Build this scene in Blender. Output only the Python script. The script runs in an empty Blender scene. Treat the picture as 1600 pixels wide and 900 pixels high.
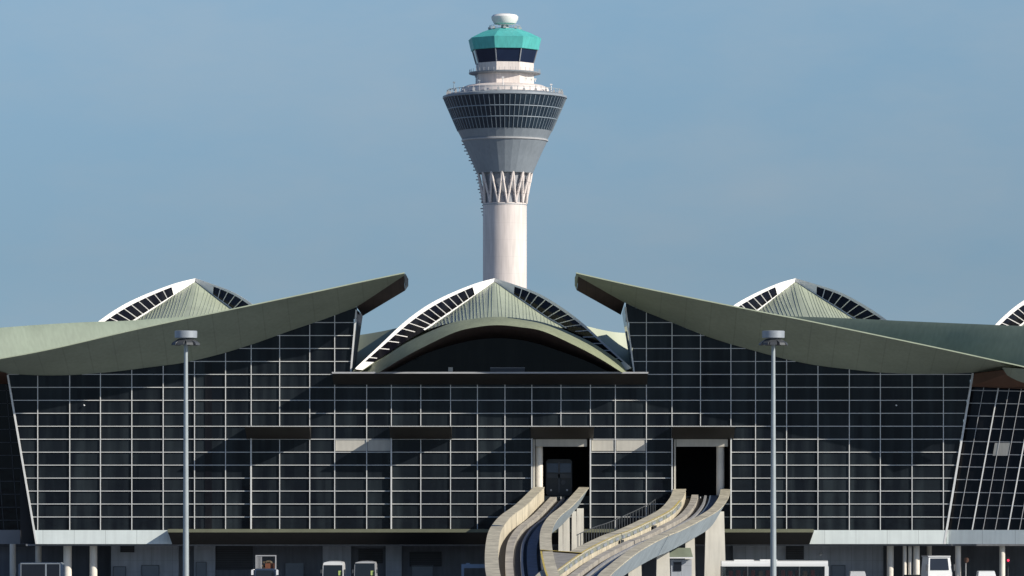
import bpy, math, random
from mathutils import Vector
random.seed(7)
SC = bpy.context.scene
COL = SC.collection
# ------------------------------------------------------------------ measures
HZ, ZC, DC, FP = 780.0, 11.1, 600.0, 7200.0      # horizon row, eye height, distance to the facade, focal length in px
def P(px, py, Y=0.0):
    d = DC + Y
    return Vector(((px-800)/FP*d, Y, ZC + (HZ-py)/FP*d))
def X(px, Y=0.0): return (px-800)/FP*(DC+Y)
def Z(py, Y=0.0): return ZC + (HZ-py)/FP*(DC+Y)
def lerp(a, b, t): return a+(b-a)*t
def curve(pts, x):
    if x <= pts[0][0]: return pts[0][1]
    for (a, b), (c, d) in zip(pts, pts[1:]):
        if x <= c: return b+(d-b)*(x-a)/(c-a)
    return pts[-1][1]
def smooth(pts, n=6):
    """Catmull-Rom through 2D or 3D points"""
    out = []
    P_ = [pts[0]]+list(pts)+[pts[-1]]
    for i in range(1, len(P_)-2):
        p0, p1, p2, p3 = [Vector(q) for q in P_[i-1:i+3]]
        for k in range(n):
            t = k/n
            out.append(0.5*((2*p1)+(p2-p0)*t+(2*p0-5*p1+4*p2-p3)*t*t+(3*p1-p0-3*p2+p3)*t**3))
    out.append(Vector(pts[-1]))
    return out
# ------------------------------------------------------------------ materials
def mat(name, c, rough=.6, var=.12, scale=1.5, metal=0, spec=.5, bump=0, stain=0, seam=None, seam_dark=.6, coat=0):
    m = bpy.data.materials.new(name); m.use_nodes = True
    nt = m.node_tree; N = nt.nodes; L = nt.links
    b = N['Principled BSDF']; b.inputs['Roughness'].default_value = rough
    b.inputs['Metallic'].default_value = metal; b.inputs['Specular IOR Level'].default_value = spec
    b.inputs['Coat Weight'].default_value = coat
    tc = N.new('ShaderNodeTexCoord')
    n1 = N.new('ShaderNodeTexNoise'); n1.inputs['Scale'].default_value = scale; n1.inputs['Detail'].default_value = 6
    L.new(tc.outputs['Object'], n1.inputs['Vector'])
    r = N.new('ShaderNodeMapRange'); r.inputs['From Min'].default_value = .3; r.inputs['From Max'].default_value = .7
    r.inputs['To Min'].default_value = 1-var; r.inputs['To Max'].default_value = 1+var
    L.new(n1.outputs['Fac'], r.inputs['Value'])
    fac = r.outputs['Result']
    def mul(a, bb):
        k = N.new('ShaderNodeMath'); k.operation = 'MULTIPLY'; L.new(a, k.inputs[0])
        if hasattr(bb, 'links'): L.new(bb, k.inputs[1])
        else: k.inputs[1].default_value = bb
        return k.outputs[0]
    if stain:                                            # rain streaks: noise stretched along z
        mp = N.new('ShaderNodeMapping'); mp.inputs['Scale'].default_value = (1.6, 1.6, .12)
        L.new(tc.outputs['Object'], mp.inputs['Vector'])
        n2 = N.new('ShaderNodeTexNoise'); n2.inputs['Scale'].default_value = 1.3; n2.inputs['Detail'].default_value = 5
        L.new(mp.outputs[0], n2.inputs['Vector'])
        r2 = N.new('ShaderNodeMapRange'); r2.inputs['From Min'].default_value = .35; r2.inputs['From Max'].default_value = .65
        r2.inputs['To Min'].default_value = 1-stain; r2.inputs['To Max'].default_value = 1
        L.new(n2.outputs['Fac'], r2.inputs['Value']); fac = mul(fac, r2.outputs['Result'])
    if seam:                                             # (axis, pitch, width) joints between panels
        for ax, pitch, wd in seam:
            sp = N.new('ShaderNodeSeparateXYZ'); L.new(tc.outputs['Object'], sp.inputs[0])
            md = N.new('ShaderNodeMath'); md.operation = 'PINGPONG'; md.inputs[1].default_value = pitch/2
            L.new(sp.outputs[ax], md.inputs[0])
            lt = N.new('ShaderNodeMapRange'); lt.inputs['From Min'].default_value = wd*.5; lt.inputs['From Max'].default_value = wd
            lt.inputs['To Min'].default_value = seam_dark; lt.inputs['To Max'].default_value = 1
            L.new(md.outputs[0], lt.inputs['Value']); fac = mul(fac, lt.outputs['Result'])
    mx = N.new('ShaderNodeVectorMath'); mx.operation = 'SCALE'; mx.inputs[0].default_value = c
    L.new(fac, mx.inputs['Scale']); L.new(mx.outputs[0], b.inputs['Base Color'])
    if bump:
        bp = N.new('ShaderNodeBump'); bp.inputs['Strength'].default_value = bump; bp.inputs['Distance'].default_value = .05
        L.new(n1.outputs['Fac'], bp.inputs['Height']); L.new(bp.outputs[0], b.inputs['Normal'])
    return m
def pane_mat(name, c0, c1, px, pz, rough=.08, spec=.15):
    """dark glass, every pane of a slightly different tint and tilt"""
    m = bpy.data.materials.new(name); m.use_nodes = True
    nt = m.node_tree; N = nt.nodes; L = nt.links; b = N['Principled BSDF']
    b.inputs['Roughness'].default_value = rough; b.inputs['Specular IOR Level'].default_value = spec
    tc = N.new('ShaderNodeTexCoord'); sn = N.new('ShaderNodeVectorMath'); sn.operation = 'SNAP'
    sn.inputs[1].default_value = (px, 50, pz); L.new(tc.outputs['Object'], sn.inputs[0])
    wn = N.new('ShaderNodeTexWhiteNoise'); L.new(sn.outputs[0], wn.inputs['Vector'])
    ns = N.new('ShaderNodeTexNoise'); ns.inputs['Scale'].default_value = .11; ns.inputs['Detail'].default_value = 4
    L.new(tc.outputs['Object'], ns.inputs['Vector'])
    ad = N.new('ShaderNodeMath'); ad.operation = 'MULTIPLY'; 
    ms = N.new('ShaderNodeMapping'); ms.inputs['Scale'].default_value = (.55, 1, .05); L.new(tc.outputs['Object'], ms.inputs['Vector'])
    n4 = N.new('ShaderNodeTexNoise'); n4.inputs['Scale'].default_value = 1; n4.inputs['Detail'].default_value = 3; L.new(ms.outputs[0], n4.inputs['Vector'])  # tall streaks paint uneven reflections into the base colour
    r4 = N.new('ShaderNodeMapRange'); r4.inputs['From Min'].default_value = .45; r4.inputs['From Max'].default_value = .75; r4.inputs['To Max'].default_value = 1.6; L.new(n4.outputs['Fac'], r4.inputs['Value'])
    r5 = N.new('ShaderNodeMapRange'); r5.inputs['To Min'].default_value = .25; r5.inputs['To Max'].default_value = .9; L.new(wn.outputs['Value'], r5.inputs['Value'])
    a5 = N.new('ShaderNodeMath'); a5.operation = 'ADD'; L.new(r4.outputs[0], a5.inputs[0]); L.new(r5.outputs[0], a5.inputs[1])
    L.new(a5.outputs[0], ad.inputs[0]); L.new(ns.outputs['Fac'], ad.inputs[1])
    mx = N.new('ShaderNodeMix'); mx.data_type = 'RGBA'; mx.inputs['A'].default_value = (*c0, 1); mx.inputs['B'].default_value = (*c1, 1)
    L.new(ad.outputs[0], mx.inputs['Factor']); L.new(mx.outputs['Result'], b.inputs['Base Color'])
    bp = N.new('ShaderNodeBump'); bp.inputs['Strength'].default_value = .06; bp.inputs['Distance'].default_value = .3
    n3 = N.new('ShaderNodeTexNoise'); n3.inputs['Scale'].default_value = .6
    L.new(tc.outputs['Object'], n3.inputs['Vector']); L.new(n3.outputs['Fac'], bp.inputs['Height']); L.new(bp.outputs[0], b.inputs['Normal'])
    return m
def clear_glass(name, c=(.05, .06, .07), fac=.78):
    m = bpy.data.materials.new(name); m.use_nodes = True
    nt = m.node_tree; N = nt.nodes; L = nt.links; b = N['Principled BSDF']
    b.inputs['Base Color'].default_value = (*c, 1); b.inputs['Roughness'].default_value = .05
    t = N.new('ShaderNodeBsdfTransparent'); t.inputs[0].default_value = (.6, .65, .68, 1)
    mx = N.new('ShaderNodeMixShader'); mx.inputs[0].default_value = fac
    L.new(b.outputs[0], mx.inputs[1]); L.new(t.outputs[0], mx.inputs[2]); L.new(mx.outputs[0], N['Material Output'].inputs[0])
    return m
def lamp_mat(name, c, s):
    m = bpy.data.materials.new(name); m.use_nodes = True
    b = m.node_tree.nodes['Principled BSDF']; b.inputs['Emission Color'].default_value = (*c, 1); b.inputs['Emission Strength'].default_value = s
    b.inputs['Base Color'].default_value = (*c, 1)
    return m
M = dict(
    glass=pane_mat('dark_glazing', (.0022, .003, .0065), (.024, .031, .036), 4.05, 1.7),
    wingglass=pane_mat('wing_glazing', (.003, .003, .006), (.014, .014, .016), 1.9, 1.7),
    mull=mat('white_mullion', (.70, .70, .68), .45, .08, .6),
    dim=mat('grey_mullion', (.42, .42, .42), .5, .1, .6),
    darkmull=mat('dark_mullion', (.05, .055, .065), .5, .1, .6),
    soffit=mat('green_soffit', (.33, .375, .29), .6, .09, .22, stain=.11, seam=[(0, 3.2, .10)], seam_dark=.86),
    rooftop=mat('green_roof_metal', (.40, .46, .28), .5, .10, .2, stain=.08),
    shell=mat('green_shell_metal', (.215, .26, .20), .6, .10, .2, stain=.12),
    trim=mat('pale_green_trim', (.45, .50, .36), .5, .08, .6),
    archg=mat('arch_olive', (.30, .33, .21), .6, .12, .3, stain=.15),
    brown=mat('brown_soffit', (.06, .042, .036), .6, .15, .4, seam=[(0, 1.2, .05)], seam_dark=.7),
    rust=mat('rust_soffit', (.13, .065, .04), .6, .15, .4),
    dome=mat('dome_seam_metal', (.41, .45, .33), .5, .07, .3),
    white=mat('white_steel', (.82, .80, .76), .45, .05, .5),
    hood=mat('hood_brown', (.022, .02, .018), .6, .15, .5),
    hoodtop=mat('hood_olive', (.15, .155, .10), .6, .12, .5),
    fascia=mat('white_fascia', (.74, .80, .77), .5, .04, .5, stain=.08, seam=[(0, 4.07, .04)], seam_dark=.65),
    panel=mat('beige_spandrel', (.55, .52, .45), .6, .06, .6, stain=.1),
    conc=mat('concrete', (.72, .64, .48), .75, .16, .5, bump=.4, stain=.34, seam=[(1, 7.5, .14)], seam_dark=.5),
    conctop=mat('concrete_coping', (.54, .49, .37), .8, .26, .6, bump=.4, stain=.25, seam=[(1, 7.5, .12)], seam_dark=.55),
    skirt=mat('blue_grey_girder', (.37, .43, .46), .65, .10, .35, stain=.22, seam=[(1, 7.5, .10)], seam_dark=.7),
    deck=mat('dark_trackbed', (.035, .032, .03), .8, .3, .8),
    beam=mat('running_beam', (.38, .35, .30), .75, .30, .5, bump=.2),
    traym=mat('cable_tray_metal', (.26, .27, .21), .6, .25, 1.2),
    shade_pad=mat('shade_blue_pad', (.10, .14, .20), .7, .2, .6),  # pad beside the parapet, its blue shadow is put into the colour
    rail=mat('guide_rail', (.36, .36, .36), .4, .15, 1),
    pier=mat('cream_pier', (.80, .76, .66), .75, .06, .5, stain=.14),
    yellow=mat('yellow_edge', (.62, .47, .10), .6, .2, .8),
    plat=mat('grey_platform', (.24, .23, .21), .8, .25, .8, stain=.1),
    plinth=mat('mossy_plinth', (.20, .23, .17), .8, .2, .6),
    steel=mat('grey_rail_steel', (.07, .075, .08), .5, .1, 1),
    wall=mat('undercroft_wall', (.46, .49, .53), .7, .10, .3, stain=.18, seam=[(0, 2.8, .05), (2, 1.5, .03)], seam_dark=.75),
    wall_shade=mat('undercroft_shade_grey', (.16, .17, .19), .7, .15, .3, stain=.2),  # darker wall grey, the shade under canopy and building is put into the colour
    door=mat('grey_door', (.22, .25, .28), .6, .1, .5),
    louvre=mat('dark_louvre', (.04, .042, .048), .6, .15, .5, seam=[(2, .3, .06)], seam_dark=.5),
    column=mat('cream_column', (.82, .76, .66), .65, .08, .6, stain=.08),
    body=mat('dark_core', (.02, .02, .022), .8, .1, .3),
    apron=mat('apron_concrete', (.165, .175, .19), .85, .18, .08),
    twall=mat('tower_white', (.80, .71, .65), .6, .06, .12, stain=.16, seam=[(2, 4.2, .05)], seam_dark=.88),
    tgrey=mat('tower_grey_cladding', (.255, .29, .32), .5, .06, .2, stain=.10),
    tglass=pane_mat('tower_glazing', (.010, .021, .036), (.026, .045, .065), 1.5, 1.7, .12, .5),
    cabglass=pane_mat('cab_glazing', (.010, .018, .045), (.014, .026, .06), 3, 9, .08, .4),
    teal=mat('teal_cladding', (.10, .50, .46), .55, .10, .25, stain=.16),
    tmull=mat('tower_mullion', (.25, .30, .34), .5, .1, 1),
    tdark=mat('tower_shadow_core', (.30, .31, .33), .7, .1, .3),
    mast=mat('galvanised_mast', (.36, .40, .41), .45, .08, .8, metal=.25),
    lampbox=mat('lamp_housing', (.06, .065, .07), .5, .1, 1),
    drum=mat('drum_metal', (.34, .37, .40), .5, .08, .8, metal=.2),
    busw=mat('bus_white', (.80, .80, .78), .35, .03, .5, coat=.3),
    silver=mat('silver_paint', (.5, .5, .5), .35, .05, .8, coat=.3),
    busg=clear_glass('bus_window'),
    red=mat('red_seat', (.35, .03, .03), .7, .15, 1),
    tan=mat('tan_seat', (.35, .2, .12), .7, .15, 1),
    black=mat('black_rubber', (.015, .015, .016), .6, .1, 1),
    wscreen=mat('windscreen', (.012, .016, .024), .08, .1, .5),
    orange=mat('rusty_load', (.22, .08, .04), .8, .3, 1),
    woodl=mat('timber_load', (.13, .10, .06), .8, .3, 1),
    bluegrey=mat('blue_grey_frame', (.30, .38, .48), .5, .1, 1),
    vanblue=mat('dark_blue_paint', (.03, .05, .09), .35, .1, 1, coat=.4),
    lime=mat('lime_patch_tint', (.45, .55, .18), .4, .1, 1),
    chrome=mat('mirror_white', (.8, .8, .8), .3, .05, 1),
    trainp=mat('train_paint', (.04, .045, .045), .6, .12, .5),
    redlamp=lamp_mat('red_signal', (1, .03, .08), 2.5),
)
# ------------------------------------------------------------------ builders
class MB:
    def __init__(s): s.v = []; s.f = []; s.smooth = False
    def poly(s, pts):
        i = len(s.v); s.v += [tuple(p) for p in pts]; s.f.append(tuple(range(i, i+len(pts)))); return s
    def hexa(s, p):                                     # eight corners: four below, four above
        i = len(s.v); s.v += [tuple(q) for q in p]
        for q in ((3, 2, 1, 0), (4, 5, 6, 7), (0, 1, 5, 4), (1, 2, 6, 5), (2, 3, 7, 6), (3, 0, 4, 7)):
            s.f.append(tuple(i+k for k in q))
        return s
    def box(s, x0, x1, y0, y1, z0, z1):
        return s.hexa([(x0, y0, z0), (x1, y0, z0), (x1, y1, z0), (x0, y1, z0), (x0, y0, z1), (x1, y0, z1), (x1, y1, z1), (x0, y1, z1)])
    def grid(s, rows, closed=False):
        i = len(s.v); n = len(rows[0])
        for r in rows: s.v += [tuple(p) for p in r]
        for a in range(len(rows)-1):
            for b in range(n if closed else n-1):
                c = (b+1) % n
                s.f.append((i+a*n+b, i+a*n+c, i+(a+1)*n+c, i+(a+1)*n+b))
        return s
    def bar(s, a, b, w, h, up=(0, 0, 1)):
        a = Vector(a); b = Vector(b); t = (b-a).normalized(); u = Vector(up)
        if abs(t.dot(u)) > .98: u = Vector((0, 1, 0))
        r = t.cross(u).normalized(); u = r.cross(t).normalized()
        c = []
        for q in (a, b):
            c.append([q-r*w/2-u*h/2, q+r*w/2-u*h/2, q+r*w/2+u*h/2, q-r*w/2+u*h/2])
        i = len(s.v); s.v += [tuple(p) for p in c[0]+c[1]]
        for q in ((0, 1, 2, 3), (7, 6, 5, 4), (0, 4, 5, 1), (1, 5, 6, 2), (2, 6, 7, 3), (3, 7, 4, 0)):
            s.f.append(tuple(i+k for k in q))
        return s
    def tube(s, a, b, r0, r1=None, n=12):
        r1 = r0 if r1 is None else r1
        a = Vector(a); b = Vector(b); t = (b-a).normalized(); u = Vector((0, 0, 1)) if abs(t.z) < .9 else Vector((1, 0, 0))
        e1 = t.cross(u).normalized(); e2 = t.cross(e1)
        rows = [[q+(e1*math.cos(k*2*math.pi/n)+e2*math.sin(k*2*math.pi/n))*r for k in range(n)] for q, r in ((a, r0), (b, r1))]
        i = len(s.v); s.grid(rows, True); s.f.append(tuple(range(i+n-1, i-1, -1))); s.f.append(tuple(range(i+n, i+2*n)))
        return s
    def lathe(s, c, prof, n=48, rot=0, cap=True):
        rows = [[(c[0]+r*math.sin(rot+k*2*math.pi/n), c[1]-r*math.cos(rot+k*2*math.pi/n), z) for k in range(n)] for r, z in prof]
        i = len(s.v); s.grid(rows, True)
        if cap:
            s.f.append(tuple(range(i+n-1, i-1, -1))); j = i+(len(prof)-1)*n; s.f.append(tuple(range(j, j+n)))
        return s
    def build(s, name, m, parent=None, smooth=False, label=None):
        me = bpy.data.meshes.new(name)
        off = Vector((0, 0, 0)); p = parent
        while p is not None: off += p.location; p = p.parent
        me.from_pydata([tuple(Vector(v)-off) for v in s.v], [], s.f); me.update()
        import bmesh
        bm = bmesh.new(); bm.from_mesh(me); bmesh.ops.recalc_face_normals(bm, faces=bm.faces); bm.to_mesh(me); bm.free()
        me.materials.append(M[m] if isinstance(m, str) else m)
        if smooth:
            for q in me.polygons: q.use_smooth = True
            try: me.set_sharp_from_angle(angle=math.radians(35))
            except Exception: pass
        o = bpy.data.objects.new(name, me); COL.objects.link(o)
        if parent is not None: o.parent = parent
        if label: o['label'] = label
        return o
def thing(name, label, cat, loc=(0, 0, 0), group=None):
    o = bpy.data.objects.new(name, None); COL.objects.link(o); o.location = loc
    o['label'] = label; o['category'] = cat
    if group: o['group'] = group
    return o
# ------------------------------------------------------------------ ground
g = MB(); S = 6000
g.grid([[(x, y, 0) for x in (-S, -400, -80, 80, 400, S)] for y in (-1500, -650, -200, 0, 200, 2000, S)])
o = g.build('ground', 'apron'); o['kind'] = 'structure'
# ------------------------------------------------------------------ terminal building
T = thing('terminal_building', 'wide airport terminal with black glass wall, white grid and sweeping green roofs', 'airport terminal', (0, 10, 0))
COLS = [59, 109, 157, 206, 255, 304, 352.5, 392.5, 437, 484, 523, 573, 611.5, 657.5, 704, 746, 789, 831, 876.5, 922.5, 961.5, 1010, 1050, 1094.5, 1142, 1180.5, 1229, 1278, 1327, 1375.5, 1425, 1474]
ROWS = [504.0+20.25*i for i in range(0, 17)]             # 504 ... 828
ROWS = [r for r in ROWS if r < 826]
FL = [(-70, 570), (0, 582.5), (30, 585), (69, 586.7), (111, 586), (160, 582.5), (194, 579), (240, 573), (286, 567), (345, 553), (400, 536), (450, 518), (500, 501), (557, 480)]
FR = [(976, 473), (1008, 487), (1058, 507), (1080, 516), (1120, 531), (1180, 548.5), (1230, 561.7), (1277, 571), (1330, 577.4), (1376, 582), (1435, 584.5), (1474, 584), (1521, 582), (1590, 576), (1640, 566)]
FL = [(p[0], p[1]) for p in smooth(FL, 4)]; FR = [(p[0], p[1]) for p in smooth(FR, 4)]
def ltop(x): return curve(FL, x)
def rtop(x): return curve(FR, x)
INL = lambda y: 548+(583-y)*9/101                        # inner slanted ends of the two tall glass walls
INR = lambda y: 991-(583-y)*14/105
OUTL = lambda y: 12+(y-585)*45/265
OUTR = lambda y: 1520-(y-583)*41/245
BOT = 828.0
PORT = [(832, 922, 686, 776), (1052, 1142, 686, 776)]
def inside(x, y):
    if y > BOT: return False
    if x < OUTL(y) or x > OUTR(y): return False
    for a, b, c, d in PORT:
        if a < x < b and c < y < d: return False
    if y >= 583: return y > (ltop(x) if x < 557 else rtop(x) if x > 976 else 583)
    if x < 557: return y > ltop(x) and x < INL(y)
    if x > 976: return y > rtop(x) and x > INR(y)
    return False
def runs(f, a, b, st):
    out = []; cur = None; n = max(2, int((b-a)/st)); last = a
    for i in range(n+1):
        t = a+(b-a)*i/n
        if f(t):
            if cur is None: cur = t
            last = t
        elif cur is not None:
            out.append((cur, last)); cur = None
    if cur is not None: out.append((cur, last))
    return [q for q in out if q[1]-q[0] > st*1.5]
edges = [6]+COLS+[1526]
for a, b in zip(edges, edges[1:]):
    # glass of this bay, cut into strips along the bay (two pieces where a doorway interrupts it)
    n = max(2, int((b-a)/5)); xs = [lerp(a, b, i/n) for i in range(n+1)]; pieces = {}
    for x0, x1 in zip(xs, xs[1:]):
        xm = (x0+x1)/2
        for y0, y1 in runs(lambda y: inside(xm, y), 470, 828, .5):
            pieces.setdefault(y0 > 700, MB()).poly([P(x0, y1, .12), P(x1, y1, .12), P(x1, y0-1, .12), P(x0, y0-1, .12)])
    if not pieces: continue
    for k in sorted(pieces): go = pieces[k].build('glazing_bay', 'glass', T)
    tr = MB()
    for y in ROWS:
        for x0, x1 in runs(lambda x: inside(x, y), a, b, .7):
            tr.box(X(x0)-.02, X(x1)+.02, -.08, .06, Z(y)-.042, Z(y)+.042)
    if tr.f: tr.build('frame', 'mull', go)
FINS = {392.5, 611.5, 831, 922.5, 1050, 1142}
for x in COLS:
    mb = MB()
    for y0, y1 in runs(lambda y: inside(x+(.4 if x in (922.5, 1142) else -.8 if x in (831, 1050) else 0), y), 470, 828, .7):
        dp = -.11
        if x in FINS:
            ys = 668 if y0 < 668 else y0
            mb.box(X(x)-.085, X(x)+.085, -.55, .05, Z(y1), Z(max(ys, 600)))
            if y0 < ys: mb.box(X(x)-.05, X(x)+.05, dp, .05, Z(ys), Z(y0))
        else:
            mb.box(X(x)-.05, X(x)+.05, dp, .05, Z(y1), Z(y0))
    if mb.f: mb.build('mullion', 'mull', T)
for f, y0, y1, w in ((OUTL, 586, 850, .22), (OUTR, 583, 850, .26), (INL, 484, 583, .22), (INR, 480, 583, .2)):
    MB().bar(P(f(y0), y0, -.12), P(f(y1), y1, -.12), w, .34, (0, 1, 0)).build('edge_post', 'mull', T)
# return walls behind the inner ends
MB().poly([P(INL(484)+.8, 484, .15), P(INL(583)+.8, 583, .15), P(554, 583, 5), P(567, 492, 5)]).build('return_wall', 'wingglass', T)
MB().poly([P(INR(476)-.8, 476, .15), P(INR(583)-.8, 583, .15), P(987, 583, 5), P(972, 490, 5)]).build('return_wall', 'wingglass', T)
# core that closes the building behind the glass
for c0, c1, cy, cz0, cz1 in ((30, 826, 1.2, 850, 585.2), (928, 1046, 1.2, 850, 585.2), (1148, 1500, 1.2, 850, 585.2), (826.1, 927.9, 17, 790, 676), (1046.1, 1147.9, 17, 790, 676), (826.1, 927.9, 1.2, 675.8, 585.2), (1046.1, 1147.9, 1.2, 675.8, 585.2), (826.1, 927.9, 1.2, 850, 790.2), (1046.1, 1147.9, 1.2, 850, 790.2)):
    MB().box(X(c0), X(c1), cy, 60, Z(cz0)+.02, Z(cz1)).build('building_core', 'body', T)
for c0, c1 in ((300, 545), (994, 1270)): MB().box(X(c0), X(c1), 1.5, 40, Z(585)+.01, Z(540)).build('upper_core', 'body', T)
MB().box(X(320), X(331), .03, .1, Z(826), Z(566)).build('dark_strip', 'wingglass', T)  # flat dark strip set just in front of the panes
# beige spandrel panels
for x0, x1 in ((524.3, 572), (574.3, 610), (924.5, 960.2), (963, 1008.6)):
    MB().box(X(x0), X(x1), .02, .1, Z(704.5), Z(687.5)).build('spandrel_panel', 'panel', T)
# base fascia, white, with the two canopies over it
MB().hexa([P(57, 850, -.25), P(1478, 850, -.25), P(1478, 850, .4), P(57, 850, .4), P(53.5, 828.3, -.25), P(1479, 828.3, -.25), P(1479, 828.3, .4), P(53.5, 828.3, .4)]).build('base_fascia', 'fascia', T)
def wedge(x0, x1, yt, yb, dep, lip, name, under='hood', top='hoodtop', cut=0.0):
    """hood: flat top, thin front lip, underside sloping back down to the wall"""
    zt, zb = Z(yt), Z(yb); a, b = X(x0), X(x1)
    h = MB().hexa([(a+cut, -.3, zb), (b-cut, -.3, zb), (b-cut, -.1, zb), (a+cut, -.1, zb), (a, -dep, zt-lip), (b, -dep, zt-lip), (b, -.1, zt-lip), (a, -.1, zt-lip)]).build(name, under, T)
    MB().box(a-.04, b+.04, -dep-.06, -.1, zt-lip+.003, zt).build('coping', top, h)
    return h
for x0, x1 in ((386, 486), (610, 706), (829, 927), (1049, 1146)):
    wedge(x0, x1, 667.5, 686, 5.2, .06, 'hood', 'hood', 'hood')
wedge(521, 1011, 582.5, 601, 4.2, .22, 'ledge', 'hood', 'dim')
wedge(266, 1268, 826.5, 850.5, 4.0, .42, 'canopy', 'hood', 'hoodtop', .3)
# portals
for (x0, x1, yt, yb), lit in zip(PORT, (0, 1)):
    a, b = X(x0)+.1, X(x1)-.1; zt, zb = Z(yt), Z(yb)
    p = MB()
    p.poly([(a, .1, zb), (a, 16, zb), (a, 16, zt), (a, .1, zt)]).poly([(b, .1, zb), (b, 16, zb), (b, 16, zt), (b, .1, zt)])
    p.poly([(a, 16, zb), (b, 16, zb), (b, 16, zt), (a, 16, zt)]).poly([(a, .1, zt), (b, .1, zt), (b, 16, zt), (a, 16, zt)]).poly([(a, .1, zb), (b, .1, zb), (b, 16, zb), (a, 16, zb)])
    po = p.build('portal', 'body', T)
    MB().box(a+.3, b-.3, -.1, .5, zt-.98, zt-.02).build('lintel', 'panel', po)
    cx = X(842) if not lit else X(1126)
    MB().tube((cx, 1.0, zb-.3), (cx, 1.0, zt-.9), .52, n=20).build('column', 'column', po, True)
    MB().box(a, a+.22, -.12, .5, zb, zt-.03).build('jamb', 'panel', po)
# undercroft
MB().box(X(40), X(1850), .3, 40, Z(850)-.25, Z(850)-.003).build('undercroft_ceiling', 'wall_shade', T)
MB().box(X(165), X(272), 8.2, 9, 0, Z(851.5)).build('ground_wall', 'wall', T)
MB().box(X(272), X(1150), 9.0, 9.8, 0, Z(851.5)).build('ground_wall', 'wall_shade', T)  # middle stretch coloured darker for the canopy's shade
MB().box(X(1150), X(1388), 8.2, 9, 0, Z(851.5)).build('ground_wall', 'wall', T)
MB().box(X(1388), X(1700), 14, 15, 0, Z(851.5)).build('ground_wall', 'wall_shade', T)
MB().box(X(-60), X(165), 14, 15, 0, Z(851.5)).build('ground_wall', 'wall_shade', T)
for c0, c1 in ((296, 330), (500, 545), (600, 625)): MB().box(X(c0), X(c1), 8.4, 8.95, 0, Z(852)).build('wall_pier', 'wall', T)
for a, b, c, d, y, m_ in ((332, 395, 836, 890, 8.9, 'louvre'), (1228, 1256, 847, 874, 8.1, 'louvre'), (188, 210, 852, 863, 8.1, 'louvre'), (560, 598, 858, 880, 8.9, 'louvre'), (640, 690, 862, 885, 8.9, 'louvre')):
    MB().box(X(a, y), X(b, y), y-.12, y+.05, Z(d, y), Z(max(c, 852), y)).build('louvre', m_, T)
for a, b, c, y in ((222, 248, 884, 8.1), (307, 322, 879, 8.3), (446, 474, 880, 8.9), (644, 676, 884, 8.9), (178, 196, 886, 8.1), (1300, 1320, 884, 8.1)):
    d_ = MB().box(X(a, y), X(b, y), y-.10, y+.05, 0, Z(c, y)).build('door', 'door', T)
    MB().box(X(a, y)-.08, X(a, y)-.004, y-.16, y+.04, 0, Z(c, y)+.09).box(X(b, y)+.004, X(b, y)+.08, y-.16, y+.04, 0, Z(c, y)+.09).box(X(a, y)-.004, X(b, y)+.004, y-.16, y+.04, Z(c, y)+.003, Z(c, y)+.09).build('frame', 'wall_shade', d_)
for x, w, y in ((105.5, 13, 3.0), (146, 12, 3.0), (1391, 11, 3.0), (1413.5, 6, 2.2), (1422, 6, 2.2), (1432, 10, 2.0), (1497, 9, 1.4), (1566, 9, 1.4), (60, 10, 10), (20, 10, 10), (1452, 8, 7)):
    MB().tube((X(x, y), y, 0), (X(x, y), y, Z(851)), w/24, n=20).build('column', 'column', T, True)
# side wings seen beyond the slanted ends
lw = MB().poly([P(-70, 850, 12), P(64, 850, 12), P(64, 560, 12), P(-70, 560, 12)]).build('wing_glazing', 'wingglass', T)
q = MB()
for i in range(14): q.box(X(-70, 12), X(64, 12), 11.9, 11.99, Z(590+20.25*i, 12)-.05, Z(590+20.25*i, 12)+.05)
for x in (-40, -12, 8, 30, 50): q.bar(P(x, 848, 11.95), P(x-24, 560, 11.95), .1, .1)
q.build('wing_grid', 'darkmull', lw)  # near-black bars, the deep shade on this wing is put into their colour
MB().box(X(-70, 11.5), X(57, 11.5), 11.2, 11.8, Z(850, 11.5), Z(828, 11.5)).build('wing_fascia', 'tdark', T)  # grey in place of white, shade of the wing put into the colour
def RW(px, py, off=0):                                   # the wing on the other side turns towards the viewer
    base = OUTR(828); t = (px-OUTR(py))/130.0
    return P(px, py, .3-4.6*t+off)
rw = MB().poly([RW(OUTR(828)+.5, 828, .1), RW(1640, 828, .1), RW(1680, 560, .1), RW(OUTR(560)+.5, 560, .1)]).build('wing_glazing', 'wingglass', T)
q = MB(); q2 = MB()
for i in range(13):
    y = 590+19.9*i
    q.bar(RW(OUTR(y)+1, y), RW(1640, y+2), .08, .1)
for k, dx in enumerate((17, 40, 57, 76, 96, 114, 131)):
    big = k in (1, 4, 6)
    (q2 if big else q).bar(RW(OUTR(828)+dx, 828, -.02), RW(OUTR(600)+dx+4, 600, -.02), .15 if big else .07, .12)
q.build('wing_grid', 'dim', rw); q2.build('wing_mullion', 'mull', rw)
MB().poly([RW(1551, 712, -.06), RW(1575, 712, -.06), RW(1578.5, 692, -.06), RW(1554.5, 692, -.06)]).build('wing_panel', 'panel', rw)
MB().poly([RW(1478.6, 850, -.15), RW(1640, 850, -.15), RW(1640, 828, -.15), RW(1479.6, 828, -.15)]).build('wing_fascia', 'fascia', T)
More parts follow.
